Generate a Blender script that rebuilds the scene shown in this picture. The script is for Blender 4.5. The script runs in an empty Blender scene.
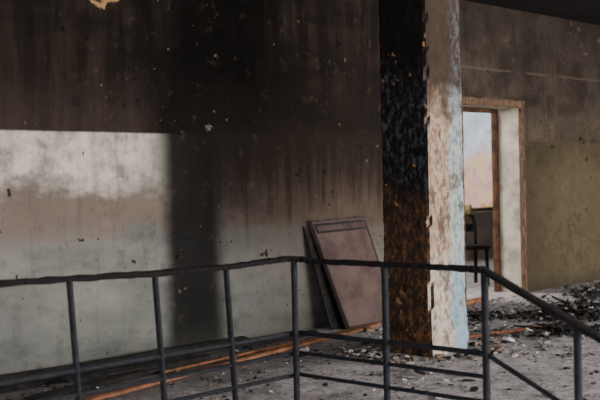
import bpy, bmesh, math, random
from mathutils import Vector, Matrix, noise as mnoise
random.seed(7)
S=bpy.context.scene
# ------------------------------------------------------------------ helpers
def srgb(r,g,b):
    def f(c):
        c/=255.0
        return c/12.92 if c<=0.04045 else ((c+0.055)/1.055)**2.4
    return (f(r),f(g),f(b),1.0)

class G:
    def __init__(s,name,rough=0.85,metal=0.0,spec=0.3):
        s.m=bpy.data.materials.new(name); s.m.use_nodes=True
        s.t=s.m.node_tree; s.n=s.t.nodes; s.l=s.t.links
        s.b=s.n['Principled BSDF']
        s.b.inputs['Roughness'].default_value=rough
        s.b.inputs['Metallic'].default_value=metal
        s.b.inputs['Specular IOR Level'].default_value=spec
        tc=s.n.new('ShaderNodeTexCoord'); s.P=tc.outputs['Object']
        sp=s.n.new('ShaderNodeSeparateXYZ'); s.l.new(s.P,sp.inputs[0])
        s.x,s.y,s.z=sp.outputs
    def put(s,sock,v):
        if hasattr(v,'links') or isinstance(v,bpy.types.NodeSocket): s.l.new(v,sock)
        else: sock.default_value=v
    def math(s,op,a,b=0.0,c=0.0,clamp=False):
        n=s.n.new('ShaderNodeMath'); n.operation=op; n.use_clamp=clamp
        s.put(n.inputs[0],a); s.put(n.inputs[1],b)
        if op in('MULTIPLY_ADD',): s.put(n.inputs[2],c)
        return n.outputs[0]
    def add(s,a,b): return s.math('ADD',a,b)
    def sub(s,a,b): return s.math('SUBTRACT',a,b)
    def mul(s,a,b): return s.math('MULTIPLY',a,b)
    def inv(s,a): return s.math('SUBTRACT',1.0,a)
    def mx(s,a,b): return s.math('MAXIMUM',a,b)
    def step(s,v,lo,hi):
        n=s.n.new('ShaderNodeMapRange'); n.interpolation_type='SMOOTHSTEP'
        s.put(n.inputs['Value'],v)
        flip=lo>hi
        if flip: lo,hi=hi,lo
        n.inputs['From Min'].default_value=lo; n.inputs['From Max'].default_value=hi
        n.inputs['To Min'].default_value=1.0 if flip else 0.0
        n.inputs['To Max'].default_value=0.0 if flip else 1.0
        return n.outputs['Result']
    def box(s,v,a,b,c,d): return s.mul(s.step(v,a,b),s.step(v,d,c))
    def noise(s,scale,detail=6,rough=0.6,sc=(1,1,1),off=(0,0,0),dist=0.0):
        mp=s.n.new('ShaderNodeMapping'); s.l.new(s.P,mp.inputs['Vector'])
        mp.inputs['Scale'].default_value=sc; mp.inputs['Location'].default_value=off
        n=s.n.new('ShaderNodeTexNoise'); s.l.new(mp.outputs[0],n.inputs['Vector'])
        n.inputs['Scale'].default_value=scale; n.inputs['Detail'].default_value=detail
        n.inputs['Roughness'].default_value=rough; n.inputs['Distortion'].default_value=dist
        return n.outputs['Fac']
    def mix(s,f,a,b,mode='MIX'):
        n=s.n.new('ShaderNodeMix'); n.data_type='RGBA'; n.blend_type=mode
        s.put(n.inputs[0],f); s.put(n.inputs[6],a); s.put(n.inputs[7],b)
        return n.outputs[2]
    def out(s,col,bump=None,strength=0.3,dist=0.01,rough=None):
        s.put(s.b.inputs['Base Color'],col)
        if rough is not None: s.put(s.b.inputs['Roughness'],rough)
        if bump is not None:
            n=s.n.new('ShaderNodeBump'); s.l.new(bump,n.inputs['Height'])
            n.inputs['Strength'].default_value=strength; n.inputs['Distance'].default_value=dist
            s.l.new(n.outputs[0],s.b.inputs['Normal'])
        return s.m

def obj(name,bm,mats,smooth=False,parent=None):
    me=bpy.data.meshes.new(name); bm.normal_update(); bm.to_mesh(me); bm.free()
    for m in mats: me.materials.append(m)
    if smooth:
        for p in me.polygons: p.use_smooth=True
    o=bpy.data.objects.new(name,me); S.collection.objects.link(o)
    if parent: o.parent=parent
    return o
def abox(bm,a,b,mi=0):
    vs=[bm.verts.new((x,y,z)) for x in(a[0],b[0]) for y in(a[1],b[1]) for z in(a[2],b[2])]
    for f in((0,1,3,2),(4,6,7,5),(0,4,5,1),(2,3,7,6),(0,2,6,4),(1,5,7,3)):
        fc=bm.faces.new([vs[i] for i in f]); fc.material_index=mi
    return vs
def bar(bm,pts,w,h,mi=0,jit=0.0,sub=1,roundn=0,up=Vector((0,0,1))):
    P=[]
    pts=[Vector(p) for p in pts]
    for i in range(len(pts)-1):
        for k in range(sub): P.append(pts[i].lerp(pts[i+1],k/sub))
    P.append(pts[-1]); rings=[]
    for i,p in enumerate(P):
        if i==0: t=P[1]-P[0]
        elif i==len(P)-1: t=P[-1]-P[-2]
        else: t=(P[i+1]-P[i]).normalized()+(P[i]-P[i-1]).normalized()
        t.normalize(); u=up if abs(t.dot(up))<0.9 else Vector((1,0,0))
        s=t.cross(u).normalized(); v=s.cross(t).normalized()
        if roundn: sec=[(math.cos(2*math.pi*k/roundn)*w/2,math.sin(2*math.pi*k/roundn)*h/2) for k in range(roundn)]
        else: 
            c=0.22
            sec=[(-w/2,-h/2+h*c),(-w/2+w*c,-h/2),(w/2-w*c,-h/2),(w/2,-h/2+h*c),(w/2,h/2-h*c),(w/2-w*c,h/2),(-w/2+w*c,h/2),(-w/2,h/2-h*c)]
        rings.append([bm.verts.new(p+s*(a*(1+random.uniform(-jit,jit)))+v*(b*(1+random.uniform(-jit,jit)))) for a,b in sec])
    n=len(rings[0])
    for i in range(len(rings)-1):
        for k in range(n):
            f=bm.faces.new((rings[i][k],rings[i][(k+1)%n],rings[i+1][(k+1)%n],rings[i+1][k])); f.material_index=mi
    for r in(rings[0][::-1],rings[-1]):
        f=bm.faces.new(r); f.material_index=mi

WY=6.4; WT=0.37; CZ=3.13
# ------------------------------------------------------------------ materials
def wall_material():
    g=G('burnt_plaster_wall',0.9,0,0.08)
    n1=g.noise(1.3,6,0.6); n2=g.noise(6,8,0.65); n3=g.noise(40,6,0.7)
    nh=g.noise(2.2,8,0.65,sc=(0.6,1,1.3),off=(5,0,1))
    st=g.noise(3.0,7,0.65,sc=(2.0,2.2,0.22),off=(3,0,0))
    drip=g.noise(7.0,7,0.7,sc=(2.2,2.2,0.16),off=(8,0,2))
    fine=g.noise(9,10,0.72,off=(2,0,9))
    zw=g.add(g.z,g.mul(g.sub(n1,0.5),0.5)); zh=g.add(g.z,g.mul(g.sub(nh,0.5),0.8))
    zd=g.add(g.z,g.mul(g.sub(drip,0.5),1.4))
    xw=g.add(g.x,g.mul(g.sub(n2,0.5),0.35))
    zl=g.add(g.z,g.mul(g.sub(n3,0.5),0.012))
    # dado paint
    dado=g.mix(g.step(nh,0.3,0.7),srgb(100,99,95),srgb(136,133,126))
    dado=g.mix(g.mul(g.step(zh,0.7,0.3),0.5),dado,srgb(104,108,104))
    dado=g.mix(g.mul(g.box(zh,0.85,1.0,1.15,1.35),0.65),dado,srgb(110,92,82))
    dado=g.mix(g.mul(g.mul(g.box(zh,1.15,1.4,1.7,1.9),g.step(n2,0.25,0.65)),g.step(g.x,5.4,4.9)),dado,srgb(204,190,178))
    dado=g.mix(g.mul(g.step(drip,0.54,0.68),0.22),dado,srgb(74,66,60))
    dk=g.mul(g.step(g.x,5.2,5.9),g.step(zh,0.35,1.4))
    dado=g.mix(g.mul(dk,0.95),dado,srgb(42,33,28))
    dado=g.mix(g.mul(g.step(xw,5.8,6.8),0.3),dado,srgb(90,74,61))
    # dull olive dado on the far right
    ol=g.mix(n2,srgb(72,64,48),srgb(104,93,71))
    ol=g.mix(g.mul(g.step(g.x,11.4,10.3),0.5),ol,srgb(42,35,28))
    ol=g.mix(g.mul(g.step(zh,1.2,1.7),0.4),ol,srgb(36,30,25))
    dado=g.mix(g.step(g.x,8.2,8.6),dado,ol)
    # dark vertical strip down the dado
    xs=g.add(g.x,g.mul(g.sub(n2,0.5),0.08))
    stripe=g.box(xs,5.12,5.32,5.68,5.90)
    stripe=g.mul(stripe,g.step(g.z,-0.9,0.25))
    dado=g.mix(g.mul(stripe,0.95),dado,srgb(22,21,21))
    # upper sooty wall
    up=g.mix(g.step(nh,0.35,0.65),srgb(24,20,18),srgb(46,37,32))
    up=g.mix(g.mul(g.step(st,0.42,0.62),0.65),up,srgb(12,10,10))
    up=g.mix(g.mul(g.step(drip,0.5,0.64),0.5),up,srgb(11,10,10))
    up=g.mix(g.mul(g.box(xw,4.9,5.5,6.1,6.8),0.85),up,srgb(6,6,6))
    up=g.mix(g.mul(g.step(g.x,6.3,7.4),g.mul(g.step(zw,2.6,1.8),.7)),up,srgb(36,29,25))
    upr=g.mix(g.step(n1,0.35,0.65),srgb(42,36,32),srgb(76,66,57))
    upr=g.mix(g.mul(g.step(zh,2.2,3.0),0.6),upr,srgb(30,26,25))
    upr=g.mix(g.mul(g.box(zh,1.6,1.7,1.9,2.1),0.35),upr,srgb(92,80,68))
    upr=g.mix(g.mul(g.step(drip,0.52,0.66),0.4),upr,srgb(24,21,20))
    up=g.mix(g.step(g.x,8.3,9.2),up,upr)
    up=g.mix(g.mul(g.mul(g.step(zh,2.25,1.65),g.step(g.x,5.3,4.9)),0.25),up,srgb(88,74,66))
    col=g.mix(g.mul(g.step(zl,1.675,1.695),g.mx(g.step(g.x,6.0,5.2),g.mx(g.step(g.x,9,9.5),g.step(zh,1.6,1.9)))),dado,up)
    # smoke drips crossing the paint line
    sm=g.mul(g.step(zd,1.0,1.6),g.step(zh,2.3,1.8))
    sm=g.mul(sm,g.step(g.x,5.0,5.9))
    sm=g.mul(sm,g.step(g.x,8.9,8.2))
    col=g.mix(g.mul(sm,0.8),col,srgb(28,23,20))
    # mottling and peeled spots
    col=g.mix(g.mul(g.step(st,0.56,0.76),0.3),col,srgb(24,21,20))
    col=g.mix(g.mul(g.step(fine,0.50,0.70),0.32),col,srgb(28,24,22))
    col=g.mix(g.mul(g.mul(g.step(fine,0.44,0.28),0.12),g.step(g.x,4.0,4.5)),col,srgb(140,122,104))
    pe=g.mul(g.mul(g.step(g.noise(5,6,0.6,off=(7,0,3)),0.66,0.68),g.step(g.z,2.1,2.5)),.6)
    col=g.mix(pe,col,srgb(108,84,60))
    px=g.math('ABSOLUTE',g.sub(g.x,4.66)); pz=g.math('ABSOLUTE',g.sub(g.z,2.67))
    pd=g.add(g.add(px,g.mul(pz,2.6)),g.mul(g.sub(n2,0.5),0.8))
    col=g.mix(g.step(pd,0.19,0.165),col,g.mix(g.step(pd,0.09,0.04),srgb(146,114,78),srgb(56,45,38)))
    pe2=g.step(g.noise(14,3,0.5,off=(1,0,5)),0.725,0.745)
    col=g.mix(g.mul(pe2,0.5),col,srgb(124,106,88))
    pk=g.step(g.noise(9,3,0.5,off=(11,0,2)),0.71,0.73)
    col=g.mix(g.mul(pk,0.85),col,srgb(18,15,14))
    # long thin cracks
    cr=g.noise(1.6,7,0.6,sc=(1,1,1.5),off=(9,0,4)); cr=g.math('ABSOLUTE',g.sub(cr,0.5))
    crm=g.mul(g.mul(g.step(cr,0.005,0.001),g.step(n1,0.44,0.5)),g.step(g.x,9,9.6))
    col=g.mix(g.mul(crm,0.85),col,srgb(20,16,13))
    zc=g.add(g.z,g.mul(g.sub(n2,0.5),0.05))
    col=g.mix(g.mul(g.mul(g.box(zc,2.43,2.44,2.452,2.465),g.step(g.x,8.2,8.6)),g.mul(g.step(n2,0.40,0.55),0.4)),col,srgb(100,88,76))
    col=g.mix(g.mul(g.step(zh,0.3,-0.1),0.5),col,srgb(48,46,44))
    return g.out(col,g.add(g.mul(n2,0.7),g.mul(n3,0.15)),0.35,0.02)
def column_material():
    g=G('burnt_column_plaster',0.9,0,0.1)
    n1=g.noise(3,6,0.6); n2=g.noise(13,8,0.7); n3=g.noise(50,4,0.6); n4=g.noise(24,8,0.72,sc=(1,1,.6),off=(1,2,0))
    n5=g.noise(6,9,0.72,sc=(1,1,.55),off=(6,2,3))
    zw=g.add(g.z,g.mul(g.sub(n1,0.5),0.9))
    xw=g.add(g.x,g.mul(g.sub(n2,0.5),0.12))
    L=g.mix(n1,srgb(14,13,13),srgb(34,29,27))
    L=g.mix(g.mul(g.mul(g.box(zw,1.1,1.4,1.9,2.2),g.step(n4,0.48,0.6)),.8),L,srgb(70,75,80))
    rust=g.mix(n3,srgb(70,48,32),srgb(144,100,62))
    L=g.mix(g.mul(g.step(zw,1.35,0.95),0.5),L,srgb(72,58,48))
    L=g.mix(g.mul(g.mul(g.step(zw,1.35,0.85),g.step(n4,0.46,0.6)),.85),L,rust)
    L=g.mix(g.mul(g.step(zw,1.35,0.85),g.step(n2,0.56,0.64)),L,srgb(32,27,25))
    L=g.mix(g.step(g.noise(11,4,0.5,off=(3,1,0)),0.67,0.69),L,srgb(140,104,72))
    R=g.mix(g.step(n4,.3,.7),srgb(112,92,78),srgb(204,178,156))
    R=g.mix(g.mul(g.step(n2,0.52,0.62),.7),R,srgb(146,98,70))
    R=g.mix(g.mul(g.step(zw,0.95,0.6),0.75),R,g.mix(g.step(n4,.35,.6),srgb(140,128,116),srgb(206,198,186)))
    blue=g.mix(g.step(n4,0.35,0.65),srgb(112,122,126),srgb(186,192,192))
    blue=g.mix(g.mul(g.step(zw,0.75,0.4),0.5),blue,srgb(122,166,182))
    blue=g.mix(g.mul(g.step(n1,0.54,0.62),.8),blue,srgb(100,82,68))
    R=g.mix(g.step(xw,6.45,6.55),R,blue)
    top=g.mix(n2,srgb(42,34,30),srgb(82,68,58))
    top=g.mix(g.mul(g.step(xw,6.5,6.6),g.step(n4,.42,.6)),top,srgb(92,94,96))
    R=g.mix(g.step(zw,1.7,2.05),R,top)
    R=g.mix(g.mul(g.step(n5,0.52,0.60),0.7),R,srgb(60,49,43))
    R=g.mix(g.mul(g.step(n4,0.55,0.66),0.5),R,srgb(62,50,43))
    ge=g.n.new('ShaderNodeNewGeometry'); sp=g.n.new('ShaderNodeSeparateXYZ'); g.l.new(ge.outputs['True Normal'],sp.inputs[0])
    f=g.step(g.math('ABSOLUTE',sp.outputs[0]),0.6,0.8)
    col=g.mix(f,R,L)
    return g.out(col,g.add(n2,g.mul(n4,0.5)),0.9,0.03)
def floor_material():
    g=G('ash_covered_concrete',0.85)
    n1=g.noise(1.2,6,0.6); n2=g.noise(8,8,0.7); n3=g.noise(45,5,0.7)
    c=g.mix(g.step(n2,0.3,0.62),srgb(140,134,134),srgb(204,198,199))
    c=g.mix(g.mul(g.step(n1,0.52,0.7),0.55),c,srgb(98,91,89))
    c=g.mix(g.mul(g.step(n3,0.54,0.66),.8),c,srgb(220,215,214))
    c=g.mix(g.mul(g.step(g.noise(30,4,0.6,off=(4,4,0)),0.56,0.63),.75),c,srgb(60,55,53))
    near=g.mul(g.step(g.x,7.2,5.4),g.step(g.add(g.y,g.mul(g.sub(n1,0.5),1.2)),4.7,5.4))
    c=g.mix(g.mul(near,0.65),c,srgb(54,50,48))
    return g.out(c,g.add(n2,n3),0.6,0.02)
def simple(name,a,b,scale=10,rough=0.8,metal=0,bump=0.4,sc=(1,1,1)):
    g=G(name,rough,metal); n=g.noise(scale,8,0.65,sc=sc); n2=g.noise(scale*4,5,0.6,sc=sc)
    c=g.mix(g.step(n,0.3,0.7),srgb(*a),srgb(*b))
    return g.out(c,g.add(n,n2),bump,0.01)
M_wall=wall_material(); M_col=column_material(); M_floor=floor_material()
M_ceil=simple('soot_ceiling',(14,12,12),(28,25,24),3)
M_iron=simple('scorched_iron',(17,18,22),(38,40,48),30,0.55,0.3,0.5)
M_irontop=simple('flaking_iron',(9,9,11),(38,31,31),60,0.7,0.2,0.9)
M_wood=simple('charred_frame_wood',(46,34,26),(126,98,76),16,0.8,0,0.6,(4,4,0.6))
M_plankO=simple('orange_scorched_wood',(84,58,42),(158,106,74),8,0.75)
M_char=simple('char',(16,15,15),(46,43,41),14,0.9,0,0.8)
M_reveal=simple('reveal_plaster',(136,128,116),(196,186,172),4,0.85)
M_plast=simple('plaster_chip',(136,132,130),(196,191,188),10,0.85)
M_tan=simple('tan_chip',(100,82,68),(144,120,100),10,0.85)
M_greychip=simple('grey_chip',(76,72,71),(130,125,122),10,0.85)

# ------------------------------------------------------------------ room shell
DX0,DX1,DZ=9.12,10.27,2.07
bm=bmesh.new()
abox(bm,(-3,WY,-0.05),(DX0,WY+WT,CZ+.1)); abox(bm,(DX1,WY,-0.05),(17,WY+WT,CZ+.1)); abox(bm,(DX0,WY,DZ),(DX1,WY+WT,CZ+.1))
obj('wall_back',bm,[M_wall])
bm=bmesh.new()
SX=4.47; SY=2.9; LZ=-0.48
abox(bm,(-3,SY,-0.6),(17,WY,0)); abox(bm,(SX,-5,-0.6),(17,SY,0)); abox(bm,(DX0-3,WY,-0.6),(17,9.9,-0.001))
abox(bm,(-3,-5,-0.7),(SX,SY,LZ))
for i in range(2):
    abox(bm,(1.6,SY-0.35*(i+1),-0.6),(SX,SY-0.35*i,-0.16*(i+1)))
obj('floor',bm,[M_floor])
bm=bmesh.new(); abox(bm,(-3,-5,CZ),(17,WY,CZ+0.2)); abox(bm,(6.3,WY+WT,CZ),(17,9.9,CZ+.2)); obj('ceiling',bm,[M_ceil])
M_side=simple('smoked_side_wall',(60,52,46),(104,94,84),3)
bm=bmesh.new(); abox(bm,(17,-5,0),(17.2,9.9,CZ)); obj('wall_right',bm,[M_side])
bm=bmesh.new(); Y2=9.6
abox(bm,(6.5,Y2,0),(12.7,Y2+.3,CZ)); abox(bm,(15.4,Y2,0),(17,Y2+.3,CZ)); abox(bm,(12.7,Y2,0),(15.4,Y2+.3,0.75)); abox(bm,(12.7,Y2,2.75),(15.4,Y2+.3,CZ))
abox(bm,(6.3,WY+WT,0),(6.5,Y2+.3,CZ))
obj('wall_adjoining_room',bm,[simple('adjoining_plaster',(150,140,130),(190,182,172),3)])
bm=bmesh.new()
for x in(12.75,15.35): bar(bm,[(x,Y2+.12,.75),(x,Y2+.12,2.75)],.06,.06)
for z in(.78,2.72): bar(bm,[(12.7,Y2+.12,z),(15.4,Y2+.12,z)],.06,.06)
obj('window_1',bm,[M_wood])

# ------------------------------------------------------------------ column
bm=bmesh.new()
cx0,cy0,w=6.25,4.66,0.45
nz=130; nn=14
prof=[]
for s in range(4):
    for k in range(nn):
        t=k/nn
        prof.append([(cx0+w*t,cy0),(cx0+w,cy0+w*t),(cx0+w*(1-t),cy0+w),(cx0,cy0+w*(1-t))][s])
rings=[]
for i in range(nz+1):
    z=CZ*i/nz; r=[]
    for j,(x,y) in enumerate(prof):
        c=Vector((cx0+w/2,cy0+w/2,z)); p=Vector((x,y,z)); d=p-c
        corner=(j%nn==0)
        a=mnoise.fractal(p*9,1.0,2.0,4)*0.009
        if corner: a-=0.012+max(0,mnoise.noise(p*9))*0.04
        if z<0.5: a+=(0.5-z)*0.05*(1 if mnoise.noise(p*4)>-.1 else .3)
        r.append(bm.verts.new(p+d.normalized()*a))
    rings.append(r)
n=len(prof)
for i in range(nz):
    for k in range(n): bm.faces.new((rings[i][k],rings[i][(k+1)%n],rings[i+1][(k+1)%n],rings[i+1][k]))
bm.faces.new(rings[-1]); bm.faces.new(rings[0][::-1])
obj('concrete_column',bm,[M_col])

# ------------------------------------------------------------------ door frame
bm=bmesh.new()
for X in(DX0,DX1):
    s=1 if X==DX0 else -1
    bar(bm,[(X-s*.01,WY-.015,0),(X-s*.01,WY-.015,DZ+.05)],.07,.035,0,.12,24)
    bar(bm,[(X+s*.03,WY+WT-.06,0),(X+s*.03,WY+WT-.06,DZ)],.06,.07,1,.1,20)
bar(bm,[(DX0-.05,WY-.015,DZ+.02),(DX1+.05,WY-.015,DZ+.02)],.04,.08,0,.14,24)
bar(bm,[(DX0,WY+WT-.06,DZ-.03),(DX1,WY+WT-.06,DZ-.03)],.06,.06,1,.1,16)
obj('door_frame',bm,[M_wood,simple('dark_frame',(34,22,16),(96,60,38),9)])
bm=bmesh.new(); 
abox(bm,(DX1-.012,WY+.01,0),(DX1-.001,WY+WT-.1,DZ-.001)); abox(bm,(DX0+.001,WY+.01,0),(DX0+.012,WY+WT-.1,DZ-.001))
abox(bm,(DX0+.02,WY+.01,DZ-.012),(DX1-.02,WY+WT-.1,DZ-.001))
obj('trim_door_reveal',bm,[M_reveal])

# ------------------------------------------------------------------ iron railing
bm=bmesh.new()
RX,RY,RZ=4.42,4.25,0.848; EY=2.97
def slope_z(y): return -(EY-y)*0.465
top=[(-1,RY,RZ+.04),(1.5,RY,RZ+.03),(2.6,RY,RZ+.025),(3.4,RY,RZ+.002),(3.9,RY,RZ-.002),(4.2,RY,RZ+.008),(4.34,RY-.01,RZ+.012),(4.40,RY-.05,RZ+.008),(RX,RY-.14,RZ-.004),(RX,3.6,RZ-.002),(RX,3.1,RZ-.004),(RX,EY,RZ-.005)]
bar(bm,top,.055,.030,1,.22,14)
bar(bm,[(RX,EY+.02,RZ),(RX,1.9,RZ+slope_z(1.9))],.05,.032,1,.12,20)
for z,hh in((.43,.026),(.315,.020),(.19,.020)):
    bar(bm,[(-1,RY,z),(RX,RY,z),(RX,EY,z)],.018,hh,0,.08,12)
for z in(.43,.19):
    bar(bm,[(RX,EY,z),(RX,1.9,z+slope_z(1.9))],.016,.022,0,.08,8)
for x in(-.7,-.19,.33,.85,1.36,1.87,2.38,2.89,3.40,3.885):
    lean=0.045 if x>2 else 0.02
    bar(bm,[(x-.01,RY,RZ+(.02 if x<2 else .01 if x<3 else -.008)),(x+lean,RY,0)],.034,.024,0,.05,8)
for y,l in((RY-.03,.0),(3.60,0),(EY,0)):
    xx=RX-.05 if y>4 else RX
    bar(bm,[(xx,y,RZ-.008),(xx,y-l,0)],.032,.032,0,.05,8)
    abox(bm,(xx-.05,y-l-.05,0),(xx+.045,y-l+.05,.008))
for y in(2.47,1.95):
    k=int((SY-y)/.35)+1; zb=max(-.16*k,LZ)
    bar(bm,[(RX,y,RZ+slope_z(y)-.012),(RX,y,zb)],.032,.032,0,.05,8)
obj('iron_railing',bm,[M_iron,M_irontop])

# ------------------------------------------------------------------ leaning panel
bm=bmesh.new()
TL=Vector((6.80,6.37,.95)); TR=Vector((7.52,6.37,.965)); BL=Vector((6.97,6.10,.006)); BR=Vector((7.66,6.10,.006))
nrm=(TR-TL).cross(BL-TL).normalized()
if nrm.y>0: nrm=-nrm
def pp(u,v,o=0): return TL.lerp(TR,u).lerp(BL.lerp(BR,u),v)+nrm*o
def slab(u0,u1,v0,v1,o0,o1,mi):
    a=[bm.verts.new(pp(u,v,o)) for o in(o0,o1) for u,v in((u0,v0),(u1,v0),(u1,v1),(u0,v1))]
    for f in((3,2,1,0),(4,5,6,7),(0,1,5,4),(1,2,6,5),(2,3,7,6),(3,0,4,7)):
        fc=bm.faces.new([a[i] for i in f]); fc.material_index=mi
slab(0,1,0,1,-.02,.012,0)
fr=.022
slab(0,1,0,fr,.012,.018,1); slab(0,1,1-fr,1,.012,.018,1); slab(0,fr,fr,1-fr,.012,.018,1); slab(1-fr,1,fr,1-fr,.012,.018,1)
slab(.04,.96,.035,.125,.012,.015,2)
u=.08
while u<.9:
    d=random.uniform(.02,.045); slab(u,u+d,.058,.105,.015,.017,0); u+=d+.016
obj('leaning_door_panel',bm,[simple('scorched_maroon_paint',(72,56,53),(98,79,75),5),simple('panel_edge',(44,36,34),(78,62,59),12),simple('sign_strip',(28,25,25),(46,39,37),20)])
bm=bmesh.new()
a=[bm.verts.new(p) for p in((6.745,6.385,.90),(7.3,6.385,.90),(7.4,6.2,.004),(6.87,6.2,.004),(6.745,6.397,.90),(7.3,6.397,.90),(7.4,6.22,.004),(6.87,6.22,.004))]
for f in((3,2,1,0),(4,5,6,7),(0,1,5,4),(1,2,6,5),(2,3,7,6),(3,0,4,7)): bm.faces.new([a[i] for i in f])
obj('dark_sheet',bm,[M_char])  # thin dark sheet behind the panel, showing along its left edge

# ------------------------------------------------------------------ planks along the wall
def plank(name,pts,w,h,mat,jit=.1):
    bm=bmesh.new(); bar(bm,pts,w,h,0,jit,16); return obj(name,bm,[mat])
plank('scorched_plank',[(3.6,5.30,.02),(5.4,5.66,.02),(7.2,5.98,.022)],.06,.028,M_plankO)
plank('scorched_plank',[(4.6,5.72,.016),(7.35,6.06,.016)],.035,.02,M_plankO)
plank('charred_plank',[(2.6,6.28,.035),(5.9,6.26,.03)],.10,.06,M_char,.2)
plank('charred_plank',[(3.0,6.06,.02),(6.6,6.16,.02)],.12,.035,M_char,.2)
plank('charred_plank',[(3.5,5.62,.02),(5.2,5.95,.02)],.11,.035,M_char,.2)
plank('charred_plank',[(3.9,5.85,.055),(4.9,5.80,.055)],.12,.025,M_char,.2)
plank('rusty_bar',[(6.9,5.0,.02),(8.2,4.7,.02)],.03,.025,simple('rust',(80,48,36),(126,76,58),20))
plank('rusty_bar',[(8.6,6.2,.03),(9.4,6.3,.03)],.05,.05,M_plankO)

# ------------------------------------------------------------------ rubble
def chip(bm,p,s,flat,mi):
    R=Matrix.Rotation(random.uniform(0,6.28),3,'Z')@Matrix.Rotation(random.gauss(0,.2),3,'X')@Matrix.Rotation(random.gauss(0,.2),3,'Y')
    k=random.choice((4,5,5,6)); a0=random.random()*6
    lo=[];hi=[]
    for i in range(k):
        a=a0+2*math.pi*i/k; r=s*random.uniform(.45,1.15)
        v=Vector((math.cos(a)*r,math.sin(a)*r,0))
        lo.append(R@(v+Vector((0,0,-s*flat)))); hi.append(R@(v*random.uniform(.65,.95)+Vector((0,0,s*flat*random.uniform(.5,1.1)))))
    m=min(q.z for q in lo+hi); off=Vector((p[0],p[1],p[2]-m))
    lo=[bm.verts.new(q+off) for q in lo]; hi=[bm.verts.new(q+off) for q in hi]
    fs=[bm.faces.new(hi),bm.faces.new(lo[::-1])]
    for i in range(k): fs.append(bm.faces.new((lo[i],lo[(i+1)%k],hi[(i+1)%k],hi[i])))
    for f in fs: f.material_index=mi
def free(x,y,m=.07): 
    return not(cx0-m<x<cx0+w+m and cy0-m<y<cy0+w+m) and not(6.6<x<7.75 and y>6.02)
bm=bmesh.new()
for i in range(17000):
    x=random.uniform(4.6,13.5); y=random.uniform(3.0,6.35)
    if not free(x,y): continue
    dens=.25+.9*max(0,mnoise.noise(Vector((x*.9,y*1.3,3)))+.3)
    if x<6.6: dens*=.28
    if random.random()>dens: continue
    s=random.choices((.006,.010,.015,.022,.032,.05),(7,6,4,1.6,.7,.3))[0]*random.uniform(.7,1.2)
    chip(bm,(x,y,.0005),s,random.choice((.1,.16,.25)),random.choices((0,1,2,3),(2.2,.7,3.5,4))[0])
for i in range(400):
    x=random.uniform(2.5,6.6); y=random.uniform(4.6,6.3)
    if free(x,y): chip(bm,(x,y,.0005),random.uniform(.006,.02),.25,random.choices((0,1,2,3),(.5,.8,3,4))[0])
for i in range(260):
    a=random.uniform(0,6.28); r=.36+abs(random.gauss(0,.16))
    x=cx0+w/2+math.cos(a)*r*1.1; y=cy0+w/2+math.sin(a)*r
    if free(x,y): chip(bm,(x,y,.0005),random.uniform(.01,.04),.25,random.choices((0,1,2,3),(2,2,3,2))[0])
for (px,py,rx,ry,h,n) in((8.9,4.9,.62,.42,.13,620),(7.9,4.5,.35,.3,.05,170),(10.6,5.6,.6,.3,.08,260),(8.2,5.6,.4,.25,.05,150)):
    for i in range(n):
        u=random.gauss(0,.5); v=random.gauss(0,.5); d=math.exp(-(u*u+v*v)*1.6)
        if free(px+u*rx,py+v*ry): chip(bm,(px+u*rx,min(py+v*ry,6.3),random.uniform(0,1)*h*d),random.uniform(.010,.042),random.choice((.15,.25,.4)),random.choices((3,2,0),(9,1.8,.4))[0])
    for i in range(14):
        a=random.uniform(0,3.14); l=random.uniform(.10,.32); c=Vector((px+random.uniform(-.5,.5)*rx,py+random.uniform(-.5,.5)*ry,h*.6)); dd=Vector((math.cos(a)*l,math.sin(a)*l,random.uniform(-.04,.06)))
        bar(bm,[c-dd,c+dd],.02,.014,3,.2,4)
obj('plaster_rubble',bm,[M_plast,M_tan,M_greychip,M_char])

# ------------------------------------------------------------------ wall hooks
def hook(x,z):
    bm=bmesh.new()
    bar(bm,[(x,WY+.01,z),(x,WY-.03,z),(x+.006,WY-.05,z-.02),(x+.01,WY-.045,z-.05),(x+.006,WY-.03,z-.06)],.012,.012,0,0,1,8)
    bmesh.ops.create_cone(bm,cap_ends=True,segments=14,radius1=.022,radius2=.014,depth=.012,matrix=Matrix.Translation((x,WY-.006,z))@Matrix.Rotation(math.pi/2,4,'X'))
    return obj('wall_hook',bm,[M_char])
hook(4.42,1.93); hook(4.98,1.93); hook(11.6,1.73)
def stub(x,z):
    bm=bmesh.new()
    bmesh.ops.create_cone(bm,cap_ends=True,segments=10,radius1=.030,radius2=.018,depth=.03,matrix=Matrix.Translation((x,WY-.014,z))@Matrix.Rotation(math.pi/2,4,'X'))
    for v in bm.verts: v.co+=Vector((random.uniform(-.008,.008),0,random.uniform(-.008,.008)))
    bar(bm,[(x,WY-.02,z),(x+.005,WY-.06,z-.01)],.014,.014,1,0,1,8)
    obj('wall_bolt',bm,[M_greychip,M_char])
stub(5.68,1.74)

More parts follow.
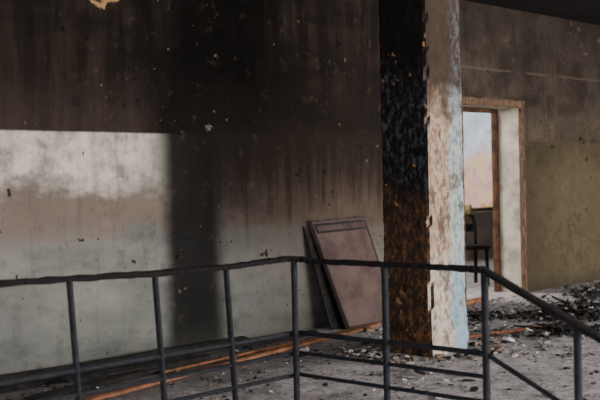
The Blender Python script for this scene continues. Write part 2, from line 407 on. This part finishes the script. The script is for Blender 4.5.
# ------------------------------------------------------------------ burnt chair in adjoining room
ch=bpy.data.objects.new('burnt_chair',None); S.collection.objects.link(ch)
def rot(p,c=(10.70,7.45),a=math.radians(-35)):
    x,y,z=p; return (c[0]+x*math.cos(a)-y*math.sin(a),c[1]+x*math.sin(a)+y*math.cos(a),z)
bm=bmesh.new()
for x in(-.2,.2): bar(bm,[rot((x,-.2,0)),rot((x*.95,-.19,.45))],.035,.035,0,.05,3)
obj('front_legs',bm,[M_char],parent=ch)
bm=bmesh.new()
arc=[rot((-.21,.24,0)),rot((-.2,.2,.45)),rot((-.21,.24,.72))]+[rot((-.21*math.cos(t),.25,.72+.19*math.sin(t))) for t in[k*math.pi/8 for k in range(1,8)]]+[rot((.21,.24,.72)),rot((.2,.2,.45)),rot((.21,.24,0))]
bar(bm,arc,.04,.04,0,.05,3,0,Vector((0.57,.82,0)))
bar(bm,[rot((-.2,.235,.68)),rot((.2,.235,.68))],.02,.10,0,.05,3)
for x in(-.08,.08): bar(bm,[rot((x,.22,.45)),rot((x,.25,.88))],.02,.02,0,.05,3)
obj('back_frame',bm,[M_char],parent=ch)
bm=bmesh.new()
bar(bm,[rot((0,-.23,.46)),rot((0,.22,.46))],.46,.05,0,.02,4)
for s in(-1,1): bar(bm,[rot((.19*s,-.19,.2)),rot((.19*s,.2,.2))],.02,.02)
obj('seat',bm,[M_char],parent=ch)
bm=bmesh.new(); N=14; gr=[]
for i in range(N+1):
    r=[]
    for j in range(N+1):
        u=-.17+.34*i/N; s=(j/N-.5)*.3
        y=.25+ (.04 if s>0 else -.04); z=.96-abs(s)*.8
        if abs(s)<.04: y=.25+s; z=.96
        q=mnoise.noise(Vector((u*12,s*12,1)))*.022
        r.append(bm.verts.new(rot((u,y+q,z+q*.7))))
    gr.append(r)
for i in range(N):
    for j in range(N): bm.faces.new((gr[i][j],gr[i+1][j],gr[i+1][j+1],gr[i][j+1]))
c=obj('crumpled_cloth',bm,[simple('cloth',(170,158,90),(226,212,150),14)],True,ch)
m=c.modifiers.new('s','SOLIDIFY'); m.thickness=.006

# ------------------------------------------------------------------ courtyard seen through the far window
g=G('painted_facade',0.9)
n1=g.noise(0.9,4,0.6); n2=g.noise(1.3,4,0.6,off=(4,4,4))
zz=g.add(g.z,g.mul(g.sub(n1,.5),3.0))
c=g.mix(g.step(n2,.35,.65),srgb(204,210,216),srgb(178,188,202))
c=g.mix(g.step(zz,2.6,1.7),c,g.mix(g.step(n2,.44,.60),srgb(214,160,160),srgb(218,186,146)))
c=g.mix(g.mul(g.step(g.noise(2.2,4,.6,off=(1,8,1)),.55,.62),.5),c,srgb(160,136,136))
M_fac=g.out(c)
bm=bmesh.new(); abox(bm,(14,22,-1),(48,22.4,9)); 
for x in(16,19.5,23,26.5,34,37.5,41):
    abox(bm,(x,21.95,5.2),(x+1.4,22.0,7.0))
obj('neighbouring_building',bm,[M_fac])
def foliage(name,cx,cy,cz,r,n,mats):
    bm=bmesh.new()
    bar(bm,[(cx,cy,-1.0),(cx+.1,cy,cz-.4),(cx,cy,cz+.5)],.16,.16,2,.1,6,8)
    for i in range(n):
        d=Vector((random.gauss(0,1),random.gauss(0,1),random.gauss(0,1))).normalized()*r*random.random()**.4
        p=Vector((cx,cy,cz))+Vector((d.x,d.y*.7,d.z*.75)); s=random.uniform(.07,.16)
        a=Vector((random.gauss(0,1),random.gauss(0,1),random.gauss(0,1))).normalized(); b=a.orthogonal().normalized(); c=a.cross(b)
        vs=[bm.verts.new(p+b*s),bm.verts.new(p+c*s*.5),bm.verts.new(p-b*s),bm.verts.new(p-c*s*.5)]
        f=bm.faces.new(vs); f.material_index=random.choice((0,1))
    return obj(name,bm,mats)
og=simple('orange_leaves',(224,160,100),(240,196,140),3); gn=simple('yellow_leaves',(206,190,120),(226,214,150),3)
foliage('autumn_bush',22.4,14.6,-.1,1.1,900,[og,gn,M_char])
bm=bmesh.new(); abox(bm,(5,10.2,-1.2),(50,50,-1.0)); obj('ground',bm,[simple('grass',(120,120,80),(160,156,110),2)])

# ------------------------------------------------------------------ light
w_=bpy.data.worlds.new('World'); S.world=w_; w_.use_nodes=True
b=w_.node_tree.nodes['Background']; b.inputs[0].default_value=(.90,.94,1.0,1); b.inputs[1].default_value=2.2
def area(name,loc,target,sx,sy,e,col):
    l=bpy.data.lights.new(name,'AREA'); l.shape='RECTANGLE'; l.size=sx; l.size_y=sy; l.energy=e; l.color=col
    o=bpy.data.objects.new(name,l); S.collection.objects.link(o); o.location=loc
    o.rotation_euler=(Vector(target)-Vector(loc)).to_track_quat('-Z','Y').to_euler()
area('assumed_daylight',(7.5,-4.6,1.7),(7.5,6,1.0),9,2.2,1300,(1,.95,.89))  # assumed daylight from the open camera side, as an area light; no window built
area('added_left_light',(-2.6,2.5,1.6),(5,6,.8),2.0,4.0,90,(1,.96,.93))  # added broad area light from the left, out of view
area('right_fill',(11.5,-1.0,2.9),(9.8,5,0),4.0,2.5,320,(1,.96,.94))  # added fill light over the right-hand floor; no bay is built
area('adjoining_room_fill',(8.2,9.2,2.2),(10.5,6.9,1.0),1.2,1.6,240,(1,.95,.88))  # added fill light to brighten the adjoining room, apart from its window

# ------------------------------------------------------------------ camera
ang=math.radians(43.6); pitch=math.radians(1.02); roll=math.radians(1.3)
F=Vector((math.cos(ang)*math.cos(pitch),math.sin(ang)*math.cos(pitch),-math.sin(pitch)))
R=Vector((math.sin(ang),-math.cos(ang),0)); U=R.cross(F)
R2=R*math.cos(roll)-U*math.sin(roll); U2=U*math.cos(roll)+R*math.sin(roll)
cam=bpy.data.cameras.new('camera'); co=bpy.data.objects.new('camera',cam); S.collection.objects.link(co)
cam.sensor_width=36; cam.lens=1070/600*36
cam.dof.use_dof=True; cam.dof.focus_distance=7.5; cam.dof.aperture_fstop=2.4
m=Matrix((R2,U2,-F)).transposed().to_4x4(); m.translation=Vector((0,0,1.3)); co.matrix_world=m
S.camera=co
